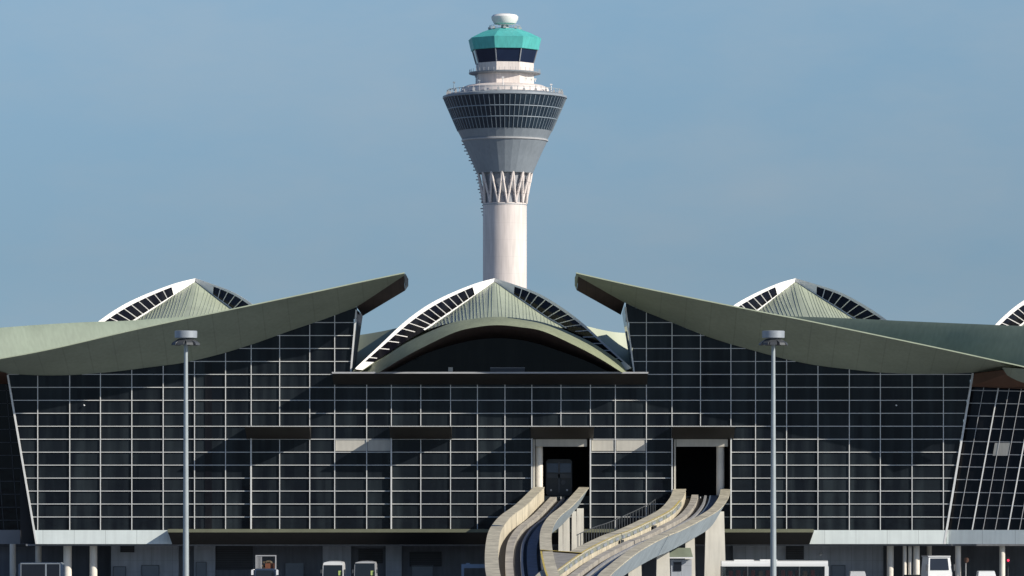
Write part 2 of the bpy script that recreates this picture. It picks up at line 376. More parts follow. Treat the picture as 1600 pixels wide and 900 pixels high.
# --- sweeping roofs
EL = smooth([(-70, 574), (0, 561), (55, 551), (111, 539), (194, 519.5), (278, 501), (333, 490), (400, 476), (500, 455), (565, 441), (632, 427)], 4)
ER = smooth([(900, 427), (979, 445), (1080, 466), (1200, 490), (1255, 500.5), (1378, 526), (1478, 547), (1560, 565), (1597, 573), (1640, 584)], 4)
OV = -10.0
def roof_wing(E, side):
    E = [(p[0], p[1]) for p in E]
    cor = 557 if side < 0 else 976
    tipF = (631, 431) if side < 0 else (903.5, 432)
    fold = lambda x: (curve(FL, x) if side < 0 else curve(FR, x))
    s = MB(); rows = []
    n = 64
    for i in range(n+1):
        t = i/n
        x0 = lerp(E[0][0], E[-1][0], t); y0 = curve(E, x0)
        # matching point on the fold line
        if side < 0:
            xf = lerp(-70, 631, t); 
            if xf <= cor: yf, Yf = fold(xf), -.15
            else:
                u = (xf-cor)/(631-cor); yf = lerp(480, 431, u); Yf = lerp(-.15, OV+.6, u)
        else:
            xf = lerp(903.5, 1640, t)
            if xf >= cor: yf, Yf = fold(xf), -.15
            else:
                u = (cor-xf)/(cor-903.5); yf = lerp(473, 432, u); Yf = lerp(-.15, OV+.6, u)
        rows.append([P(x0, y0, OV).lerp(P(xf, yf, Yf), k/6) for k in range(7)])
    s.grid(rows); w = s.build('roof_wing', 'soffit', T, True)
    # outer trim and top
    tr = MB(); top = []
    for i in range(n+1):
        x0 = lerp(E[0][0], E[-1][0], i/n); p = P(x0, curve(E, x0), OV)
        top.append([p+Vector((0, -.10, -.02)), p+Vector((0, -.10, .13)), p+Vector((0, .5, .16)), p+Vector((0, .5, .01))])
    tr.grid(top); tr.build('edge_trim', 'trim', w)
    tp = MB(); rr = []
    for i in range(n+1):
        x0 = lerp(E[0][0], E[-1][0], i/n); p = P(x0, curve(E, x0), OV)
        tip = max(0, (x0-520)/112 if side < 0 else (1010-x0)/110)
        zb = lerp(p.z-1.6, p.z-1.0, min(1, tip)); yb = lerp(14, -6.5, min(1, tip)**.7)
        rr.append([p+Vector((0, .5, .10)), Vector((p.x, lerp(OV, yb, .5), lerp(p.z, zb, .4))), Vector((p.x, yb, zb))])
    tp.grid(rr); tp.build('roof_top', 'rooftop', w, True)
    # brown underside past the glass corner
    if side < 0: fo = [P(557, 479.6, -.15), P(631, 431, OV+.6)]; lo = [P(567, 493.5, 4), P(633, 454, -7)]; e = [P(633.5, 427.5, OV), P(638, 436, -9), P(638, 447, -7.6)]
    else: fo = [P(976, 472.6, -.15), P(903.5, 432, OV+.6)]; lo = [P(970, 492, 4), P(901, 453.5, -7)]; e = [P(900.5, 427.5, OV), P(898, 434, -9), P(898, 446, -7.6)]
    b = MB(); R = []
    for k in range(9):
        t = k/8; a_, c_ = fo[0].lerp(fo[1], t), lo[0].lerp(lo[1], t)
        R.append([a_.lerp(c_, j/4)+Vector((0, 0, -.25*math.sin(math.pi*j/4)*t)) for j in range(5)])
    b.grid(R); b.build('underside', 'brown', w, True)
    MB().poly([fo[1], e[0], e[1], e[2], lo[1]]).build('tip_cap', 'tgrey' if side < 0 else 'soffit', w)
roof_wing(EL, -1); roof_wing(ER, 1)
# rust coloured ceiling over the side wing and the lip of the next roof
MB().poly([P(1523, 583.5, -.3), P(1600, 574, -9), P(1660, 570, -9), P(1660, 606, -6.5), P(1600, 608, -4), P(1517, 604, -.2)]).build('wing_ceiling', 'rust', T)
MB().poly([P(-70, 571, -8), P(14, 583.5, -.3), P(16, 600, 11.5), P(-70, 600, 11.5)]).build('wing_ceiling', 'rust', T)
n = MB(); R = []
for i in range(13):
    t = i/12; x = 1566+t*90
    up = P(x, 574+6*t, OV+.2-t*2); dn = P(x, 575+27*min(1, math.sqrt(t*2.2))*.98-2*t, OV+3-t*2)
    R.append([up, up.lerp(dn, .5), dn])
n.grid(R); n.build('neighbour_roof_lip', 'soffit', T, True)
# steep curved shells that stand behind the roof wings
def roof_shell(pts, side, name='roof_shell'):
    s = MB(); R = []
    pts = smooth(pts, 5)
    for p in pts:
        a = P(p[0], p[1], p[2])
        nx = -side*.62; ny = -.62
        prof = [(5.4, -2.2), (4.6, -1.95), (3.4, -1.5), (2.0, -.8), (.6, -.2), (0, 0.3), (.1, 1.5), (1.0, 14)]
        R.append([Vector((a.x-nx*k[1]*1.0*(-1)*(-1), a.y, a.z)) if False else Vector((a.x+nx*(-k[1]), a.y+ny*(-k[1]), a.z-k[0])) for k in prof])
    s.grid(R); return s.build(name, 'shell', T, True)
roof_shell([(-80, 516, -4), (0, 512, 1), (60, 507.5, 5.5), (130, 503.5, 10.5), (200, 501, 15.5), (250, 497.5, 19), (300, 494, 22), (350, 488, 25), (420, 480, 29)], -1)
roof_shell([(1180, 491, 27), (1235, 494, 24), (1290, 496, 20.5), (1340, 498, 17), (1400, 501, 12.5), (1480, 504.5, 6.5), (1540, 507, 2), (1600, 509.5, -2), (1680, 513, -7)], 1)
# low back roofs glimpsed between the centre dome and the tall walls
for sd, pts in ((-1, [(470, 530, 20), (520, 526, 19), (560, 523.5, 18), (600, 517, 16), (640, 508, 14), (680, 500, 13)]), (1, [(1010, 527, 20), (985, 521, 19), (960, 519, 18), (930, 513, 16), (890, 503, 14), (860, 498, 13)])):
    s = MB(); R = []
    for p in smooth(pts, 3):
        a = P(*p); R.append([a+Vector((sd*2.4, -2.2, -8)), a+Vector((sd*.8, -.7, -2.5)), a, a+Vector((-sd*.5, 3, .1)), a+Vector((-sd*2, 12, -2))])
    s.grid(R); s.build('back_roof', 'dome', T, True)
# --- skylight domes
def dome(cx, dY, sc, arch):
    """cx apex column, drawn from the centre dome (apex at px 773, Y=12)"""
    def Q(px, py, Y):
        v = P(px, py, Y); x0 = X(773, 22); z0 = Z(436, 22)
        apx = P(cx, 436, 22+dY)
        return Vector((apx.x+(v.x-x0)*sc, apx.y+(v.y-22)*sc, apx.z+(v.z-z0)*sc))
    def pl_(pts, sd, back=0.0):                           # each skylight is a plane turned towards the middle
        return [(x, y, 22+back-(.73*abs(x-773)+.22*(y-436))/.65/FP*610+back) for x, y in pts]
    A = (773, 436)
    LA = smooth(pl_([A, (742, 444.5), (700, 461.5), (665, 480), (630, 506), (595, 539), (552, 579.5)], -1), 6)
    LB = smooth(pl_([(773, 440), (745, 459.5), (718, 479), (690, 498.5), (664, 516), (622, 541), (563, 580.5)], -1), 6)
    RA = smooth(pl_([A, (800, 444.5), (840, 459), (880, 483), (915, 510), (950, 543), (989, 578)], 1), 6)
    RB = smooth(pl_([(773, 440), (800, 459), (826, 477), (855, 497), (884, 513), (925, 542), (980, 581)], 1), 6)
    n = len(LA)-1
    # seamed metal front between the two skylights, down to the crest of the arch
    CR = [(663, 516.5), (690, 508), (720, 501), (750, 497), (778, 495.5), (806, 497), (835, 501.5), (862, 508), (886, 515)]
    f = MB(); R = []
    for i in range(41):
        t = i/40
        xb = lerp(664, 884, t); yb = curve(CR, xb); b = Vector((xb, yb, (-4.4 if arch else 1.0)+(14.9 if arch else 9.5)*abs(2*t-1)**2.2))
        # upper edge: slides up one skylight edge and down the other
        row = []
        m = 14
        u = abs(2*t-1)
        E_ = LB if t < .5 else RB
        top = Vector(E_[int(round(u*24))]) if u < 1 else Vector(E_[24])
        for k in range(m+1):
            s_ = k/m; q_ = top.lerp(b, s_); q_.z += 1.0*math.sin(math.pi*s_)*(1-u)
            row.append(Q(q_.x, q_.y, q_.z))
        R.append(row)
    f.grid(R); do = f.build('dome_front', 'dome', T, True)
    sm = MB()
    for i in range(1, 40):
        if i == 20: continue
        for k in range(14):
            sm.bar(R[i][k]+Vector((0, -.03, .03)), R[i][k+1]+Vector((0, -.03, .03)), .05, .045, (0, -1, .5))
    sm.build('seam', 'trim', do)
    # skylight bands
    for (U, V) in ((LA, LB), (RA, RB)):
        band = MB(); fr = MB(); gl = MB()
        fU = lambda t: Vector(U[min(n-1, int(t*n))]).lerp(Vector(U[min(n, int(t*n)+1)]), t*n-int(t*n))
        fV = lambda t: Vector(V[min(n-1, int(t*n))]).lerp(Vector(V[min(n, int(t*n)+1)]), t*n-int(t*n))
        def B(t, s_, off=0.0):
            q_ = fU(t).lerp(fV(t), s_); v = Q(q_.x, q_.y, q_.z); return v+Vector((0, -off, 0))
        st = [i/60 for i in range(61)]; tf = .17 if U is LA else .12; fm = 'white'
        gl.grid([[B(t, 0), B(t, .5), B(t, 1)] for t in st]); go_ = gl.build('skylight', 'wingglass', do)
        top_ = [[B(t, 0, .0)+Vector((0, .3, .12)), B(t, 0, .16)+Vector((0, 0, .1)), B(t, tf, .16), B(t, tf, .0)] for t in st]
        fr.grid(top_)
        fr.grid([[B(t, .92, 0), B(t, .92, .16), B(t, 1, .16), B(t, 1, 0)] for t in st if t <= (.68 if arch else 1)])
        fr.grid([[B(t, .1, .0), B(t, .1, .14), B(t, 1, .14), B(t, 1, 0)] for t in (0, .05, .10, .15, .185)])
        fr.grid([[B(t, .1, .0), B(t, .1, .14), B(t, 1, .14), B(t, 1, 0)] for t in (.93, .96, .985, 1)])
        for i in range(1, 15):
            t = .185+i*.0515
            if t > .93: break
            fr.bar(B(t, .08, .06)+Vector((0, 0, 0)), B(t+.002, .97 if t < .68 else .75, .06), .11, .12, (0, 1, 0))
        fr.build('frame', 'white', go_)
    # outer skins falling away behind both skylights
    for U, sd in ((LA, -1), (RA, 1)):
        s = MB(); R2 = []
        for q_ in U:
            v = Q(q_.x, q_.y, q_.z); R2.append([v+Vector((0, .25, .05)), v+Vector((sd*.3, 4, -.6)), v+Vector((sd*1.2, 12, -4))])
        s.grid(R2); s.build('dome_skin', 'dome', do, True)
    if arch:
        bw_ = lambda q: max(0, 1-((q[0]-778)/205)**2)**.6   # the brow comes forward at its middle
        up = smooth([(562, 582), (600, 558), (640, 533), (700, 506.5), (740, 498), (778, 495), (816, 498), (860, 507), (920, 533), (955, 555), (990, 581)], 5)
        lo = smooth([(592, 582), (625, 562), (660, 543), (710, 519.5), (745, 511), (778, 508), (812, 511), (850, 518), (905, 543), (940, 562), (972, 582)], 5)
        inn = smooth([(606, 583), (640, 565), (672, 550), (715, 537), (748, 530.5), (778, 528.5), (808, 530.5), (843, 538), (895, 556), (925, 568), (955, 583)], 5)
        MB().grid([[Q(a[0], a[1], 1.4-5.5*bw_(a)), Q(a[0], a[1], .9-5.5*bw_(a)), Q(b[0], b[1], -3.2-6.3*bw_(b)), Q(b[0], b[1], -3.0-6.3*bw_(b))] for a, b in zip(up, lo)]).build('arch_band', 'archg', do, True)
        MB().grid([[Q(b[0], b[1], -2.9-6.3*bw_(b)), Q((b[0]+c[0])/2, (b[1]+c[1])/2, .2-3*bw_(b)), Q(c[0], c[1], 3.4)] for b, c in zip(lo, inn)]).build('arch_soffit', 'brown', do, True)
        g_ = MB()
        g_.grid([[Q(c[0], c[1], 3.3), Q(c[0], 590, 3.3)] for c in inn]); g_.build('arch_glazing', 'wingglass', do)
    else:
        s = MB(); s.grid([[Q(a, curve(CR, a)-.5, -2+9.2*abs((a-773)/110)**2.2), Q(a, 620, -2+9.2*abs((a-773)/110)**2.2)] for a in range(664, 885, 11)])
        s.build('dome_skirt', 'dome', do, True)
dome(773, 0, 1.0, True)
for cx in (305.5, 1243, -146, 1677): dome(cx, 34, 1.055, False)
# little box and low panel standing on the ledge under the arch
b_ = thing('ledge_box', 'small pale box standing on the ledge below the arch', 'equipment box', P(704, 582, -2.4))
MB().box(X(700.5, -2.4), X(707.5, -2.4), -2.7, -2.1, Z(582.2, -2.4)+.12, Z(574, -2.4)).build('case', 'panel', b_)
MB().box(X(702.5, -2.4), X(705.5, -2.4), -2.55, -2.25, Z(582.4, -2.4), Z(582.2, -2.4)+.12).build('foot', 'dim', b_)
b_ = thing('ledge_screen', 'low grey screen on the ledge at the middle of the arch', 'screen', P(792, 582, -1.6))
MB().box(X(766, -1.6), X(820, -1.6), -1.7, -1.5, Z(582.3, -1.6), Z(575, -1.6)).build('panel', 'darkmull', b_)
MB().bar(P(766, 574.8, -1.6), P(820, 574.8, -1.6), .08, .08).build('top_rail', 'dim', b_)
# ------------------------------------------------------------------ guideways
def station(keys):
    pts = smooth([(k[0], k[1], k[2]) for k in keys], 6)
    return pts
def guideway(keys, edge, W, label, piers, lp, rp, fl, cable=False):
    root_ = P(keys[0][1], 900, keys[0][0]); root = thing('elevated_guideway', label, 'train guideway', (X(keys[0][1])+(W/2 if edge == 'l' else -W/2), keys[0][0], 0), 'elevated train guideways leaving the terminal')
    st = []
    for k in station(keys):
        p = P(k[1], k[2], k[0]); x0 = p.x if edge == 'l' else p.x-W
        st.append((x0, p.y, p.z))
    def sweep(prof): return [[Vector((x+a, y, z+c)) for a, c in prof] for x, y, z in st]
    MB().grid(sweep([(lp-.02, fl), (W-rp+.02, fl), (W-1.4, -2.5), (1.0, -2.5)]), True).build('deck', 'deck', root, True)
    # inner and outer faces in concrete, coping laid on top
    pl = MB().grid(sweep([(lp-.1, fl-.12), (lp, fl), (lp, -.10), (0.05, -.10), (.8, -2.48)]), True).build('parapet', 'conc', root, True)
    MB().grid(sweep([(lp+.05, -.10), (lp+.05, 0), (-.03, 0), (-.03, -.12)]), True).build('coping', 'conctop', pl, True)
    pr = MB().grid(sweep([(W-rp+.1, fl-.12), (W-rp, fl), (W-rp, -.10), (W-.03, -.10), (W-1.35, -2.48)]), True).build('parapet', 'skirt', root, True)
    MB().grid(sweep([(W+.03, -.12), (W+.03, 0), (W-rp-.05, 0), (W-rp-.05, -.10)]), True).build('coping', 'conctop', pr, True)
    inn = W-lp-rp
    for a, w, h, m_ in ((lp+inn*.17, .85, .5, 'beam'), (lp+inn*.53, .28, .42, 'rail'), (lp+inn*.68, 1.1, .42, 'shade_pad')):
        MB().grid(sweep([(a, fl-.02), (a, fl+h), (a+w, fl+h), (a+w, fl-.02)]), True).build('running_beam', m_, root, True)
    def at(Y):
        for (a, b) in zip(st, st[1:]):
            if b[1] <= Y <= a[1]:
                t = (Y-a[1])/(b[1]-a[1]); return (lerp(a[0], b[0], t), lerp(a[2], b[2], t))
    for px, Y, w in piers:
        x0, zt = at(Y); cx = X(px, Y); cx = min(max(cx, x0+1.2), x0+W-.75)
        top = zt-2.3; dp = .6
        MB().hexa([(cx-w*.56, Y-dp*1.15, 0), (cx+w*.56, Y-dp*1.15, 0), (cx+w*.56, Y+dp*1.15, 0), (cx-w*.56, Y+dp*1.15, 0), (cx-w*.46, Y-dp, top), (cx+w*.46, Y-dp, top), (cx+w*.46, Y+dp, top), (cx-w*.46, Y+dp, top)]).build('pier', 'pier', root)
    if cable:
        tray = [[Vector((x+lp+.01, y, z-.62)), Vector((x+lp+.10, y, z-.62)), Vector((x+lp+.10, y, z-.16)), Vector((x+lp+.01, y, z-.16))] for x, y, z in st if y < -16]
        MB().grid(tray, True).build('cable_tray', 'traym', root, True)
        MB().grid([[Vector((x+lp-.02, y, z+.006)), Vector((x+lp-.22, y, z+.006))] for x, y, z in st if -120 < y < -16]).build('edge_line', 'yellow', root)
        Y = -20.0
        while Y > -128:
            x0, zt = at(Y); x1, z1 = at(Y-2.4)
            MB().bar((x0+lp+.16, Y, zt-.38), (x1+lp+.16, Y-2.4, z1-.38), .12, .30).build('cable_box', 'drum', root)
            Y -= 5.0+random.random()*1.2
        for Y in (-43.0, -72.0):
            x0, zt = at(Y)
            MB().box(x0+lp+.2, x0+lp+.55, Y-.9, Y+.9, zt-1.2, zt-.6).build('signal_box', 'lampbox', root)
    return root, at
LK = [(0, 834, 761), (-25, 806, 788), (-42, 784, 804), (-55, 772, 816.5), (-75, 763, 832), (-100, 758.7, 855.5), (-125, 758, 879), (-143, 760, 898), (-175, 768, 935), (-210, 780, 975)]
RK = [(0, 1141, 764), (-14, 1137, 779), (-28, 1122, 797), (-45, 1090, 815), (-62, 1062, 829), (-76, 1040, 838), (-100, 1000, 860), (-126, 968, 885), (-142, 952, 901), (-175, 928, 940), (-210, 905, 980)]
gl_, atL = guideway(LK, 'l', 7.2, 'concrete train guideway curving down from the doorway with the parked train', [(908, -5, .95), (897, -9, .62), (885, -13, .85), (876, -17, .55), (838, -60, 1.2), (815, -105, 1.5)], 1.35, 1.25, -1.8)
gr_, atR = guideway(RK, 'r', 7.4, 'concrete train guideway sweeping down from the empty black doorway, thick piers below', [(1117, -7, 2.5), (1078, -27, 1.2), (1036, -50, 1.55), (992, -84, 1.5), (950, -118, 1.6)], 1.6, 1.2, -1.25, True)
# platform where both guideways run together
pf = thing('walkway_platform', 'grey walkway slab with yellow edges between the two guideways', 'walkway', (X(866, -105), -105, 0))
s = MB(); R = []; yl = []; yr = []; skl = []
for i in range(15):
    Y = -104-i*6.5
    xl, zl = atL(Y); xr, zr = atR(Y)
    a = Vector((xl+7.2-1.28, Y, zl+.02)); b = Vector((xr+1.62, Y, zr+.02))
    R.append([a, b]); yl.append([a+Vector((-.02, 0, .012)), a+Vector((.16, 0, .012))]); yr.append([b+Vector((-.16, 0, .012)), b+Vector((.02, 0, .012))])
    skl.append((a, b))
s.grid(R)
a, b = skl[0]; s.poly([a, b, b+Vector((0, 0, -1.2)), a+Vector((0, 0, -1.2))])
s.build('slab', 'plat', pf)
MB().grid(yl).build('edge_line', 'yellow', pf); MB().grid(yr).build('edge_line', 'yellow', pf)
a, b = skl[0]
MB().poly([a+Vector((0, -.0, .014)), b+Vector((0, 0, .014)), b+Vector((0, -2.6, .002)), a+Vector((0, -2.6, .002))]).build('edge_line', 'yellow', pf)
pl_ = thing('green_plinth', 'mossy green slab in the gap between the guideways', 'plinth', (X(890, -88), -88, 0))
xl, zl = atL(-84); xr, zr = atR(-84); xl2, zl2 = atL(-103.5); xr2, zr2 = atR(-103.5)
MB().hexa([(xl2+6.4, -103.5, 0), (xr2+.9, -103.5, 0), (xr+.9, -80, 0), (xl+6.4, -80, 0), (xl2+6.4, -103.5, zl2-1.0), (xr2+.9, -103.5, zl2-1.0), (xr+.9, -80, zl2-.6), (xl+6.4, -80, zl2-.6)]).build('slab', 'plinth', pl_)
MB().box(xl2+7.2, xr2+.6, -103.4, -103.1, zl2-.99, zl2-.75).build('kerb', 'dim', pl_)
# railing beside the farther guideway
rl = thing('walkway_railing', 'dark picket railing climbing beside the sweeping guideway', 'railing', (X(960, -40), -40, 0))
bars = MB(); rails = MB(); base = []
for i in range(60):
    Y = -24-i*1.1
    x0, zt = atR(Y)
    base.append((Vector((x0-.9, Y, zt-.55)), Vector((x0-.9, Y, zt+.95))))
for i, (a, b) in enumerate(base):
    if i % 2 == 0: bars.bar(a, b, .09, .09)
for (a, b), (c, d) in zip(base, base[1:]):
    rails.bar(b, d, .08, .08); rails.bar(a, c, .08, .12)
bars.build('picket', 'steel', rl); rails.build('handrail', 'steel', rl)
wk = MB().grid([[a+Vector((.85, 0, -.04)), a+Vector((-.2, 0, -.04)), a+Vector((-.2, 0, -.3)), a+Vector((.85, 0, -.3))] for a, b in base], True).build('walkway', 'steel', rl)
# green roofed booth below
bt = thing('service_booth', 'small green roofed service booth among the guideway piers', 'booth', (X(1064, -36), -36, 0))
MB().box(X(1048, -36), X(1080, -36), -37.5, -34, 0, Z(874, -36)).build('wall', 'wall', bt)
MB().hexa([P(1044, 871, -38.2), P(1083, 871, -38.2), P(1083, 871, -33.5), P(1044, 871, -33.5), P(1049, 856, -36.4), P(1079, 856, -36.4), P(1079, 856, -35.4), P(1049, 856, -35.4)]).build('roof', 'plinth', bt)
MB().box(X(1044, -38), X(1083, -38), -38.3, -38.0, Z(872.5, -38), Z(870.5, -38)).build('gutter', 'chrome', bt)
MB().box(X(1052, -36), X(1064, -36), -37.6, -37.45, Z(892, -37), Z(878, -37)).build('window', 'wscreen', bt)
# train in the nearer doorway
tx = X(873.5, 3); tz = atL(-.5)[1]-1.6
tn = thing('train', 'dark driverless train standing inside the doorway of the guideway', 'train', (tx, 6, tz+.6))
z0 = tz+.55
def rbox(mb, x0, x1, y0, y1, z0, z1, r=.2):
    pr = [(x0+r, z0), (x1-r, z0), (x1, z0+r), (x1, z1-r), (x1-r, z1), (x0+r, z1), (x0, z1-r), (x0, z0+r)]
    i = len(mb.v); mb.v += [(a, y0, b) for a, b in pr]+[(a, y1, b) for a, b in pr]
    mb.f.append(tuple(range(i+7, i-1, -1))); mb.f.append(tuple(range(i+8, i+16)))
    for k in range(8): mb.f.append((i+k, i+(k+1) % 8, i+8+(k+1) % 8, i+8+k))
    return mb
rbox(MB(), tx-1.72, tx+1.72, 3.2, 14, z0, z0+4.75, .3).build('body', 'trainp', tn)
for sx in (-1, 1):
    MB().box(tx+sx*.85-.72, tx+sx*.85+.72, 3.1, 3.25, z0+3.0, z0+4.2).build('windscreen', 'vanblue', tn)
    MB().tube((tx+sx*1.05, 3.05, z0+.7), (tx+sx*1.05, 3.25, z0+.7), .13).build('headlight', 'silver', tn)
MB().box(tx-.12, tx+.12, 3.12, 3.24, z0+.35, z0+4.4).build('door_post', 'lampbox', tn)
MB().box(tx-1.6, tx+1.6, 3.12, 3.24, z0+2.3, z0+2.85).build('waist_band', 'lampbox', tn)
MB().tube((tx+.55, 3.05, z0+1.7), (tx+.55, 3.24, z0+1.7), .3).build('emblem_plate', 'lampbox', tn)
# ------------------------------------------------------------------ control tower
TY = 550.0; TD = DC+TY; k_ = TD/FP
tcx, tcy = (788.8-800)*k_, TY
tz_ = lambda y: ZC+(HZ-y)*k_
TW = thing('control_tower', 'tall white control tower flaring to a round glass deck under a teal cab', 'control tower', (tcx, tcy, 0))
C = (tcx, tcy)
r_ = lambda p: p*k_
sh = MB().lathe(C, [(r_(34.2), 0), (r_(34.2), tz_(330)), (r_(34.4), tz_(318))], 48).build('shaft', 'twall', TW, True)
MB().lathe(C, [(r_(34.9), tz_(321)), (r_(34.9), tz_(320))], 48).build('band', 'tgrey', sh, True)
MB().lathe(C, [(r_(31.5), tz_(318)), (r_(33), tz_(300)), (r_(37), tz_(268))], 32).build('strut_core', 'tdark', TW, True)
NS = 15
for i in range(NS):
    a0 = math.radians(-6+i*360/NS); st_ = MB()
    pt = lambda a, r, y: Vector((tcx+r_(r)*math.sin(a), tcy-r_(r)*math.cos(a), tz_(y)))
    for sd in (-1, 1):
        pts = [pt(a0, 42.6, 268), pt(a0+sd*math.radians(3.2), 39.5, 285), pt(a0+sd*math.radians(7.5), 36, 303), pt(a0+sd*math.radians(11.8), 34.2, 317.5)]
        for q0, q1 in zip(pts, pts[1:]): st_.tube(q0, q1, r_(1.6), r_(2.1), 8)
    st_.build('crown_strut', 'twall', TW)
NF = 32
cn = MB().lathe(C, [(r_(39), tz_(272)), (r_(43.5), tz_(271.2)), (r_(54.5), tz_(246)), (r_(66), tz_(221.8))], NF).build('lower_cone', 'tgrey', TW)
MB().lathe(C, [(r_(66), tz_(221.7)), (r_(67.6), tz_(221)), (r_(67.9), tz_(219)), (r_(66.8), tz_(218.3))], 64).build('ring', 'dim', TW, True)
MB().lathe(C, [(r_(66.6), tz_(218.2)), (r_(73.6), tz_(205.2))], NF).build('upper_cone', 'tgrey', TW)
wb = MB().lathe(C, [(r_(73.6), tz_(205.1)), (r_(95.5), tz_(155))], 72).build('window_band', 'tglass', TW)
rr_ = lambda y: 73.6+(205.1-y)/50.1*21.9
mu = MB()
for i in range(72):
    a = i*2*math.pi/72
    f = lambda y: Vector((tcx+r_(rr_(y)+.25)*math.sin(a), tcy-r_(rr_(y)+.25)*math.cos(a), tz_(y)))
    mu.bar(f(205), f(155.2), .12, .16, (math.sin(a), -math.cos(a), 0))
mu.build('mullion', 'tmull', wb)
for y in (188, 171.5):
    MB().lathe(C, [(r_(rr_(y)+.3), tz_(y+.7)), (r_(rr_(y)+1.0), tz_(y)), (r_(rr_(y)+.9), tz_(y-.8))], 72, cap=False).build('ring_rail', 'tmull', wb)
dk = MB().lathe(C, [(r_(95.4), tz_(155)), (r_(97.2), tz_(154)), (r_(97), tz_(151)), (r_(88), tz_(147.5)), (r_(68), tz_(146))], 64).build('deck', 'tgrey', TW, True)
pr_ = MB(); ra_ = MB()
for i in range(56):
    a = i*2*math.pi/56
    v = Vector((tcx+r_(90)*math.sin(a), tcy-r_(90)*math.cos(a), tz_(148)))
    pr_.bar(v, v+Vector((0, 0, 1.0+.25*random.random())), .18, .18)
    v2 = Vector((tcx+r_(90)*math.sin(a+.1122), tcy-r_(90)*math.cos(a+.1122), tz_(148)))
    ra_.bar(v+Vector((0, 0, .95)), v2+Vector((0, 0, .95)), .12, .12)
    if i % 2: pr_.box(v.x-.3, v.x+.3, v.y-.3, v.y+.3, v.z-.1, v.z+.45+.3*random.random())
ob = pr_.build('guard_post', 'dim', dk); ra_.build('guard_rail', 'mast', dk)
MB().lathe(C, [(r_(70), tz_(146)), (r_(68), tz_(138)), (r_(60), tz_(134.5)), (r_(48), tz_(133))], 48).build('drum', 'twall', TW, True)
R8 = math.radians(29)
O8 = lambda m: m/1.0
bw = MB().lathe(C, [(r_(47.2), tz_(134)), (r_(47), tz_(100))], 8, R8).build('cab_base', 'twall', TW)
gg = MB().lathe(C, [(r_(46), tz_(117.5)), (r_(56), tz_(115.8)), (r_(56.4), tz_(114)), (r_(47), tz_(113.4))], 40, cap=False).build('gallery', 'tgrey', TW)
gp = MB()
for i in range(40):
    a = i*2*math.pi/40; v = Vector((tcx+r_(55)*math.sin(a), tcy-r_(55)*math.cos(a), tz_(114)))
    gp.bar(v, v+Vector((0, 0, .8)), .1, .1)
gp.build('guard_post', 'dim', gg)
cg = MB().lathe(C, [(r_(46.6), tz_(99.9)), (r_(52.5), tz_(79.5))], 8, R8).build('cab_glazing', 'cabglass', TW)
cm = MB()
for i in range(8):
    a = R8+i*math.pi/4
    cm.bar((tcx+r_(46.9)*math.sin(a), tcy-r_(46.9)*math.cos(a), tz_(99.8)), (tcx+r_(52.8)*math.sin(a), tcy-r_(52.8)*math.cos(a), tz_(79.6)), .22, .22)
cm.build('mullion', 'tdark', cg)
MB().lathe(C, [(r_(52.4), tz_(79.6)), (r_(55), tz_(79.2)), (r_(59.3), tz_(61.5)), (r_(40), tz_(52)), (r_(25), tz_(46.5)), (r_(23), tz_(45.8))], 8, R8).build('cab_roof', 'teal', TW)
MB().lathe(C, [(r_(7), tz_(46)), (r_(5), tz_(38.5))], 12).build('radome_stem', 'dim', TW, True)
MB().lathe(C, [(r_(12), tz_(38.6)), (r_(17), tz_(37)), (r_(20.5), tz_(31)), (r_(21.2), tz_(26.5)), (r_(18.5), tz_(23.6)), (r_(10), tz_(21.8)), (r_(2), tz_(21.4))], 40).build('radome', 'white', TW, True)
rg = MB()
for i in range(24):
    a = i*2*math.pi/24; v = Vector((tcx+r_(24)*math.sin(a), tcy-r_(24)*math.cos(a), tz_(46))); a2 = a+2*math.pi/24
    v2 = Vector((tcx+r_(24)*math.sin(a2), tcy-r_(24)*math.cos(a2), tz_(46)))
    rg.bar(v, v+Vector((0, 0, .9)), .09, .09); rg.bar(v+Vector((0, 0, .88)), v2+Vector((0, 0, .88)), .08, .08)
    if i % 3 == 0: rg.box(v.x-.35, v.x+.35, v.y-.35, v.y+.35, v.z, v.z+.5)
rg.build('roof_railing', 'dim', TW)
an = [(710, 146, 132, 92), (746, 113, 102, 52), (786, 140, 127, 80), (861, 148, 135, 84), (744, 134, 121, 50), (822, 131, 126, 62), (830, 131, 127, 62), (836, 131, 126, 60), (749, 133, 129, 60), (704, 149, 141, 90)]
for x, y0, y1, r in an:
    dx = (x-788.8)*k_; dy = -math.sqrt(max(0, r_(r)**2-dx*dx))
    q = MB().tube((tcx+dx, tcy+dy, tz_(y0)), (tcx+dx, tcy+dy, tz_(y1)), .14, .09, 6)
    q.box(tcx+dx-.3, tcx+dx+.3, tcy+dy-.2, tcy+dy+.2, tz_(y1+2), tz_(y1))
    q.build('antenna', 'white' if y0 > 130 and x > 760 else 'tmull', TW)
for y in range(226, 338, 5):                              # access brackets down the shaded side
    rr2 = curve([(221, 67), (271, 43.5), (318, 34.5), (340, 34.3)], y)+.6
    MB().box(tcx-r_(rr2)-.1-.2*(y%3), tcx-r_(rr2)+.5, tcy-.4, tcy+.4, tz_(y)-.10, tz_(y)+.12).build('access_bracket', 'tdark', TW)
